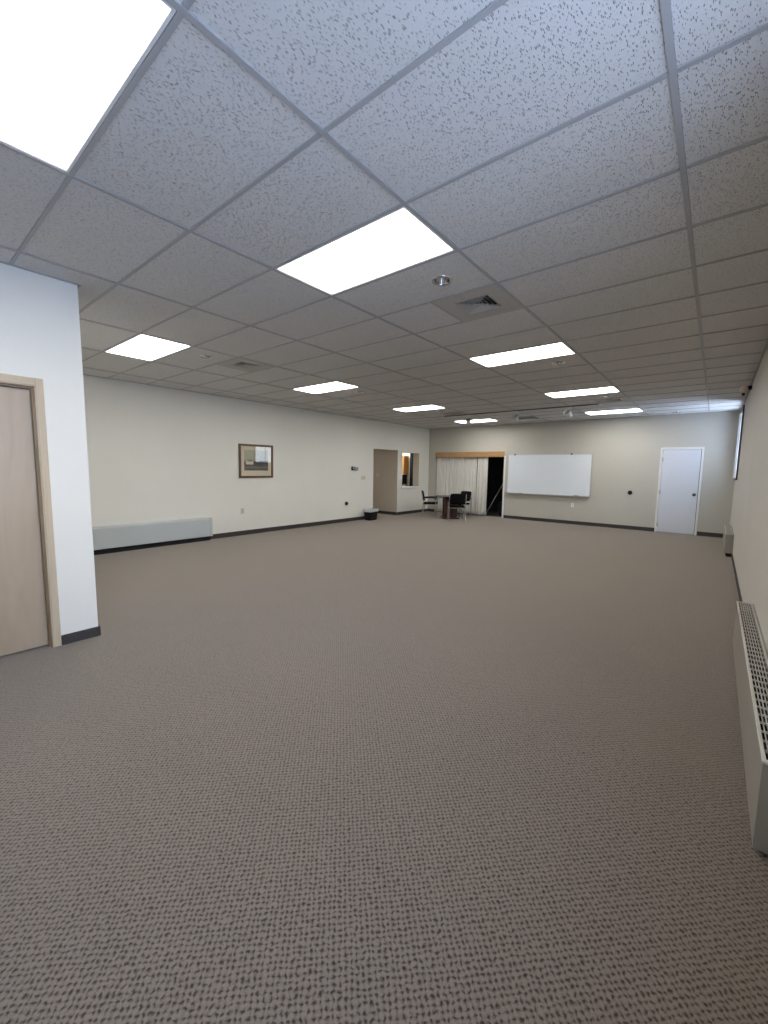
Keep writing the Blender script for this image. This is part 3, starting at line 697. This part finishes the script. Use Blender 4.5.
bm = BM(); lathe(bm, [(0.05, 0), (0.05, 0.03), (0.036, 0.05), (0, 0.052)], 24); bm.transform(Matrix.Translation((0.0075, 0, 0.0)) @ Matrix.Rotation(PI / 2, 4, 'Y')); obj('adapter', bm, 'black_plastic', t)
plate_on('wall_outlet', 'B', -3.18, YB, 0.561, 0.075, 0.12, 'white_metal', 'white wall outlet below the whiteboard', 'outlet',
         [('socket', 0, 0.024, 0.03, 0.035, 'plate'), ('socket', 0, -0.024, 0.03, 0.035, 'plate')])
t = plate_on('wall_jack', 'B', -1.758, YB, 0.993, 0.07, 0.07, 'plate', 'small round black wall jack between whiteboard and white door', 'wall jack', [])
bm = BM(); lathe(bm, [(0.055, 0), (0.052, 0.02), (0.03, 0.03), (0, 0.031)], 24); bm.transform(Matrix.Translation((0.0072, 0, 0)) @ Matrix.Rotation(PI / 2, 4, 'Y')); obj('knob', bm, 'black_plastic', t)
plate_on('light_switch', 'L', XL, 9.10, 1.255, 0.18, 0.12, 'plate', 'double beige light switch beside the left doorway', 'light switch',
         [('toggle', -0.04, 0, 0.02, 0.045, 'plate_grey'), ('toggle', 0.04, 0, 0.02, 0.045, 'plate_grey')])
t = thing('wall_thermostat', 'dark wall thermostat with grey guard above the light switch', 'thermostat', (XL, 8.63, 1.525))
bm = BM(); box(bm, 0.0005, 0.045, -0.055, 0.055, -0.055, 0.055, .006); obj('housing', bm, 'black_plastic', t)
bm = BM(); box(bm, 0.0455, 0.048, -0.035, 0.03, -0.02, 0.03, .001); obj('display', bm, 'plate_grey', t)
t = thing('wall_control', 'small grey control box right of the dark thermostat', 'thermostat', (XL, 8.79, 1.515))
bm = BM(); box(bm, 0.0005, 0.035, -0.05, 0.05, -0.055, 0.055, .006); obj('housing', bm, 'plate_grey', t)
bm = BM(); box(bm, 0.0355, 0.04, -0.012, 0.012, -0.03, 0.03, .002); obj('lever', bm, 'dark_metal', t)
plate_on('light_switch', 'C', -9.02, DW[1] - 0.004, 1.31, 0.12, 0.12, 'plate', 'beige light switch on the corridor wall inside the doorway', 'light switch',
         [('toggle', 0, 0, 0.02, 0.05, 'wall_cream')])

# ------------------------------------------------------------------ framed picture
py0, py1, pz0, pz1 = 4.993, 5.875, 1.281, 2.032
t = thing('framed_picture', 'framed landscape print with cream mat on the left wall', 'picture', (XL, (py0 + py1) / 2, (pz0 + pz1) / 2))
w, h = (py1 - py0) / 2, (pz1 - pz0) / 2; f = 0.045; t.rotation_euler = (0, math.radians(1.0), 0); t.location.x += 0.007
bm = BM(); box(bm, .001, .035, -w, w, h - f, h, .004); box(bm, .001, .035, -w, w, -h, -h + f, .004); box(bm, .001, .0345, -w, -w + f, -h + f, h - f, .004); box(bm, .001, .0345, w - f, w, -h + f, h - f, .004); obj('frame', bm, 'frame_wood', t)
bm = BM(); box(bm, .004, .012, -w + f, w - f, -h + f, h - f); mt = obj('mat_board', bm, 'mat_board', t)
bm = BM(); box(bm, .0125, .014, -w + .13, w - .13, -h + .165, h - .125); obj('print', bm, 'print', t)
bm = BM(); box(bm, .0140, .0155, -w + .17, -w + .36, -h + .30, -h + .37, .001); obj('painted_house', bm, 'mat_board', t)
bm = BM(); box(bm, .020, .022, -w + f, w - f, -h + f, h - f); obj('glass', bm, 'glass', t)

# ------------------------------------------------------------------ long grey heater on left wall
t = thing('baseboard_heater', 'long pale grey wall heater cover along the left wall', 'heater', (XL, 0, 0))
bm = BM()
ya, yb = 1.18, 4.22
prof = [(0.002, 0.47), (0.10, 0.47), (0.148, 0.452), (0.152, 0.44), (0.152, 0.10), (0.145, 0.092), (0.13, 0.092), (0.13, 0.11), (0.002, 0.11)]
va = [bm.verts.new((x, ya, z)) for x, z in prof]; vb = [bm.verts.new((x, yb, z)) for x, z in prof]
for k in range(len(prof)):
    k2 = (k + 1) % len(prof); bm.faces.new((va[k], vb[k], vb[k2], va[k2]))
bm.faces.new(va); bm.faces.new(list(reversed(vb)))
obj('cover', bm, 'grey_metal', t)
bm = BM(); box(bm, 0.002, 0.155, yb + 0.001, yb + 0.062, 0.088, 0.474, 0.01); obj('end_cap', bm, 'grey_metal', t)
bm = BM(); box(bm, 0.013, 0.10, ya, yb + 0.03, 0.0, 0.11); obj('toe_recess', bm, 'black', t)

# ------------------------------------------------------------------ heaters on the right wall
def heater(y0, y1, xf, zb, ztp, label):
    t = thing('wall_heater', label, 'heater', (XR, y0, 0), 0, 'beige wall heaters along the right wall')
    D = XR - xf; L = y1 - y0; e = 0.012
    bm = BM(); box(bm, -D, -D + 0.006, 0.03, L - 0.03, zb, ztp - 0.004, 0.002); obj('front_panel', bm, 'beige_metal', t)
    for yy in (0.0, L - 0.03):
        bm = BM(); box(bm, -D, -0.012, yy, yy + 0.03, zb, ztp - 0.004, 0.002); obj('end_panel', bm, 'beige_metal', t)
    bm = BM(); box(bm, -0.0115, -0.0005, 0.0, L, zb, ztp + 0.002, 0.002); obj('back_panel', bm, 'beige_metal', t)
    rm = BM(); box(rm, -D - 0.002, -D + 0.012, -0.002, L + 0.002, ztp - 0.0035, ztp + 0.006, 0.0015); box(rm, -0.022, -0.0125, -0.002, L + 0.002, ztp - 0.0035, ztp + 0.006, 0.0015)
    box(rm, -D + 0.012, -0.022, -0.002, 0.02, ztp - 0.0035, ztp + 0.0058); box(rm, -D + 0.012, -0.022, L - 0.02, L + 0.002, ztp - 0.0035, ztp + 0.0058)
    obj('top_rim', rm, 'beige_edge', t)
    g = BM(); x0, x1 = -D + 0.012, -0.022; n = int(L / 0.082)
    for k in range(1, n):
        yy = 0.02 + (L - 0.04) * k / n; box(g, x0, x1, yy - 0.0028, yy + 0.0028, ztp - 0.008, ztp + 0.001)
    for k in range(1, 6):
        xx = x0 + (x1 - x0) * k / 6; box(g, xx - 0.0013, xx + 0.0013, 0.02, L - 0.02, ztp - 0.013, ztp - 0.001)
    obj('grille', g, 'beige_edge', t)
    s = BM(); box(s, -D + 0.0065, -0.013, 0.031, L - 0.031, zb + 0.01, ztp - 0.06); obj('core', s, 'black', t)
    s = BM(); box(s, -D + 0.03, -0.012, 0.04, L - 0.04, 0.0, zb + 0.008); obj('foot', s, 'black', t)
heater(2.10, 4.70, 0.228, 0.03, 0.400, 'long beige wall heater with slotted top, nearest on right wall')
heater(9.75, 11.55, 0.222, 0.07, 0.415, 'distant beige wall heater on the right wall below the tall window')

# ------------------------------------------------------------------ waste bin
t = thing('waste_bin', 'small black waste bin with grey liner against the left wall', 'waste bin', (-7.94, 9.20, 0), 0.1)
def rrect(bm, z, hx, hy, r=0.035, n=5):
    out = []
    for (sx, sy, a0) in ((1, 1, 0), (-1, 1, 90), (-1, -1, 180), (1, -1, 270)):
        for k in range(n + 1):
            a = math.radians(a0 + 90 * k / n); out.append(bm.verts.new((sx * (hx - r) + r * math.cos(a), sy * (hy - r) + r * math.sin(a), z)))
    return out
def loft(bm, rings, close=True):
    for a, c in zip(rings, rings[1:]):
        for k in range(len(a)): bm.faces.new((a[k], a[(k + 1) % len(a)], c[(k + 1) % len(a)], c[k])).smooth = True
bm = BM(); R = [rrect(bm, 0.0, 0.105, 0.165), rrect(bm, 0.02, 0.11, 0.17), rrect(bm, 0.30, 0.132, 0.205), rrect(bm, 0.31, 0.127, 0.200), rrect(bm, 0.025, 0.104, 0.164)]
loft(bm, R); bm.faces.new(list(reversed(R[0]))); bm.faces.new(R[-1]); obj('bin_body', bm, 'black_plastic', t)
bm = BM(); rnd = random.Random(4)
R = [rrect(bm, 0.255, 0.134, 0.208), rrect(bm, 0.30, 0.138, 0.212), rrect(bm, 0.335, 0.136, 0.210), rrect(bm, 0.328, 0.122, 0.196), rrect(bm, 0.22, 0.112, 0.185)]
for ring in R[:4]:
    for v in ring: v.co.x *= 1 + rnd.uniform(-0.0, 0.05); v.co.y *= 1 + rnd.uniform(0, 0.04); v.co.z += rnd.uniform(-0.012, 0.012)
loft(bm, R); obj('liner', bm, 'liner', t)

# ------------------------------------------------------------------ round table
t = thing('round_table', 'round dark table with red brown box pedestal among black chairs', 'table', (-6.495, 11.37, 0), 0.68)
bm = BM(); lathe(bm, [(0.0, 0.665), (0.46, 0.665), (0.49, 0.672), (0.5, 0.682), (0.496, 0.695), (0.48, 0.70), (0.0, 0.70)], 64); obj('tabletop', bm, 'table_top', t)
bm = BM()
for k in range(4):
    a = k * PI / 2; tb = bmesh.new(); box(tb, 0.0, 0.24, -0.012, 0.012, 0.04, 0.63); merge(bm, tb, 0, Matrix.Rotation(a, 4, 'Z'))
box(bm, -0.18, 0.18, -0.18, 0.18, 0.035, 0.63, 0.01)
obj('pedestal', bm, 'table_wood', t)
bm = BM(); box(bm, -0.26, 0.26, -0.26, 0.26, 0.0, 0.035, 0.01); obj('plinth', bm, 'table_wood', t)
bm = BM(); box(bm, -0.2, 0.2, -0.2, 0.2, 0.631, 0.664, 0.004); obj('support_frame', bm, 'black_plastic', t)

# ------------------------------------------------------------------ armchairs (front = +Y)
def make_chair(label, loc, rz, tubes):
    t = thing('armchair', label, 'chair', loc, rz, 'black armchairs around the round table')
    # seat
    bm = BM(); box(bm, -0.225, 0.225, -0.21, 0.23, 0.40, 0.455, 0.022); obj('seat', bm, 'black_fabric', t)
    # backrest: curved padded panel leaning back
    bm = BM(); nx, nz = 14, 8; F, B = [], []
    for iz in range(nz + 1):
        rf, rb = [], []
        for ix in range(nx + 1):
            u = ix / nx * 2 - 1; v = iz / nz
            round_ = 1 - 0.08 * (abs(2 * v - 1) ** 6)
            x = u * 0.225 * round_; z = 0.505 + 0.325 * v * (1 - 0.04 * u ** 4)
            y = -0.215 - 0.07 * v + 0.018 * u * u
            th = 0.026 * (1 - 0.75 * max(abs(u), abs(2 * v - 1)) ** 6)
            rf.append(bm.verts.new((x, y + th, z))); rb.append(bm.verts.new((x, y - th, z)))
        F.append(rf); B.append(rb)
    for a in range(nz):
        for c in range(nx):
            bm.faces.new((F[a][c], F[a][c + 1], F[a + 1][c + 1], F[a + 1][c])).smooth = True
            bm.faces.new((B[a][c], B[a + 1][c], B[a + 1][c + 1], B[a][c + 1])).smooth = True
    edge = [(0, c) for c in range(nx)] + [(a, nx) for a in range(nz)] + [(nz, nx - c) for c in range(nx)] + [(nz - a, 0) for a in range(nz)]
    for k in range(len(edge)):
        (a, c), (e, g) = edge[k], edge[(k + 1) % len(edge)]
        bm.faces.new((F[a][c], B[a][c], B[e][g], F[e][g])).smooth = True
    obj('backrest', bm, 'black_fabric', t)
    r = 0.0105
    for s in (-1, 1):
        x = s * 0.247
        bm = BM(); tube(bm, spline([(x, 0.215, 0.0), (x, 0.205, 0.30), (x, 0.195, 0.555)]), r, 10); obj('leg', bm, tubes, t)          # front leg rising to the arm
        bm = BM(); tube(bm, spline([(x, -0.27, 0.0), (x, -0.225, 0.22), (x, -0.205, 0.42), (x * 0.99, -0.225, 0.60), (x * 0.985, -0.275, 0.81)]), r, 10); obj('leg', bm, tubes, t)
        bm = BM(); tube(bm, spline([(x, 0.195, 0.555), (x, 0.17, 0.600), (x, 0.08, 0.620), (x, -0.08, 0.615), (x, -0.235, 0.60)]), 0.017, 10); obj('armrest', bm, 'black_plastic', t)
    bm = BM(); tube(bm, [(-0.247, -0.205, 0.39), (0.247, -0.205, 0.39)], 0.010, 8); tube(bm, [(-0.247, 0.20, 0.39), (0.247, 0.20, 0.39)], 0.010, 8)
    tube(bm, [(-0.247, -0.205, 0.39), (-0.247, 0.20, 0.39)], 0.010, 8); tube(bm, [(0.247, -0.205, 0.39), (0.247, 0.20, 0.39)], 0.010, 8)
    obj('seat_frame', bm, tubes, t)
    return t
def face(dx, dy): return math.atan2(-dx, dy)
c1 = make_chair('black armchair with pale metal legs seen from behind, front of table', (-6.06, 11.02, 0), face(-0.55, 0.80), 'chrome_tube')
c2 = copy_tree(c1); c2.location = (-7.27, 11.42, 0); c2.rotation_euler = (0, 0, face(0.82, 0.42)); c2['label'] = 'black armchair seen side on, left of the round table'
c3 = copy_tree(c1); c3.location = (-6.50, 12.06, 0); c3.rotation_euler = (0, 0, face(-0.25, -0.95)); c3['label'] = 'black armchair behind the round table against the pleated curtain'
for c in c2.children:
    pass

# ================================================================== OUTSIDE + LIGHTS
b = BM(); box(b, XR + 0.3, 40, -25, 35, -0.6, -0.5); struct(obj('ground_outside', b, 'outside_snow'))
w = bpy.data.worlds.new('World'); scene.world = w; w.use_nodes = True; nt = w.node_tree
bg = nt.nodes['Background']; tc = nt.nodes.new('ShaderNodeTexCoord'); sp = nt.nodes.new('ShaderNodeSeparateXYZ'); nt.links.new(tc.outputs['Generated'], sp.inputs[0])
r = nt.nodes.new('ShaderNodeValToRGB'); r.color_ramp.elements[0].position = 0.45; r.color_ramp.elements[0].color = (0.8, 0.88, 1.0, 1)
r.color_ramp.elements[1].position = 0.75; r.color_ramp.elements[1].color = (0.45, 0.64, 1.0, 1)
mr = math_node(nt, 'MULTIPLY_ADD', sp.outputs[2], 0.5, 0.5); nt.links.new(mr, r.inputs['Fac']); nt.links.new(r.outputs['Color'], bg.inputs['Color'])
bg.inputs['Strength'].default_value = 3.0

def area(name, loc, rot, sx, sy, power, col, spread=180):
    l = bpy.data.lights.new(name, 'AREA'); l.shape = 'RECTANGLE'; l.size = sx; l.size_y = sy; l.energy = power; l.color = col; l.spread = math.radians(spread)
    o = bpy.data.objects.new(name, l); COL.objects.link(o); o.location = loc; o.rotation_euler = rot; return o
def aim(o, d): o.rotation_euler = Vector(d).to_track_quat('-Z', 'Y').to_euler()
# added area lamps outside the windows stand in for ground and sky daylight
a = area('window_daylight', (XR + 0.75, 11.67, 1.15), (0, 0, 0), 1.3, 0.6, 26, (0.70, 0.82, 1.0), 150); aim(a, (-0.6, 0, 1.0))
a = area('window_daylight_near', (XR + 0.45, 0.62, 0.80), (0, 0, 0), 2.1, 0.3, 13, (0.74, 0.82, 1.0), 150); aim(a, (-0.3, 0.1, 1.0))
a = area('window_skylight_near', (XR + 0.5, -0.45, 1.9), (0, 0, 0), 3.0, 1.6, 9, (0.72, 0.83, 1.0), 130); aim(a, (-1, 0.15, -0.12))
area('kitchen_lamp', (-10.3, 13.1, 2.65), (0, 0, 0), 0.6, 0.5, 22, (1.0, 0.95, 0.86))
area('corridor_lamp', (-10.6, 10.0, 2.65), (0, 0, 0), 0.5, 0.5, 6, (1.0, 0.93, 0.82))

# ================================================================== CAMERA
cd = bpy.data.cameras.new('camera'); cam = bpy.data.objects.new('camera', cd); COL.objects.link(cam)
Rm = ((0.7766514621931332, -0.6251921484618546, -0.0771186344207326), (0.6297615885955732, 0.7734380087281433, 0.07206932901189413), (0.01458930439905471, -0.10453910347948739, 0.9944137609872747))
right = Vector([Rm[k][0] for k in range(3)]); fwd = Vector([Rm[k][1] for k in range(3)]); up = Vector([Rm[k][2] for k in range(3)])
mw = Matrix((right, up, -fwd)).transposed().to_4x4(); mw.translation = (0, 0, 1.5204)
cam.matrix_world = mw
cd.sensor_fit = 'HORIZONTAL'; cd.sensor_width = 36; cd.lens = 407.9866 / 768 * 36; cd.clip_start = 0.02
scene.camera = cam
scene.view_settings.view_transform = 'Standard'; scene.view_settings.look = 'None'; scene.view_settings.exposure = 0.85
scene.cycles.max_bounces = 8; scene.cycles.diffuse_bounces = 5; scene.cycles.use_denoising = True
scene.cycles.sample_clamp_indirect = 6
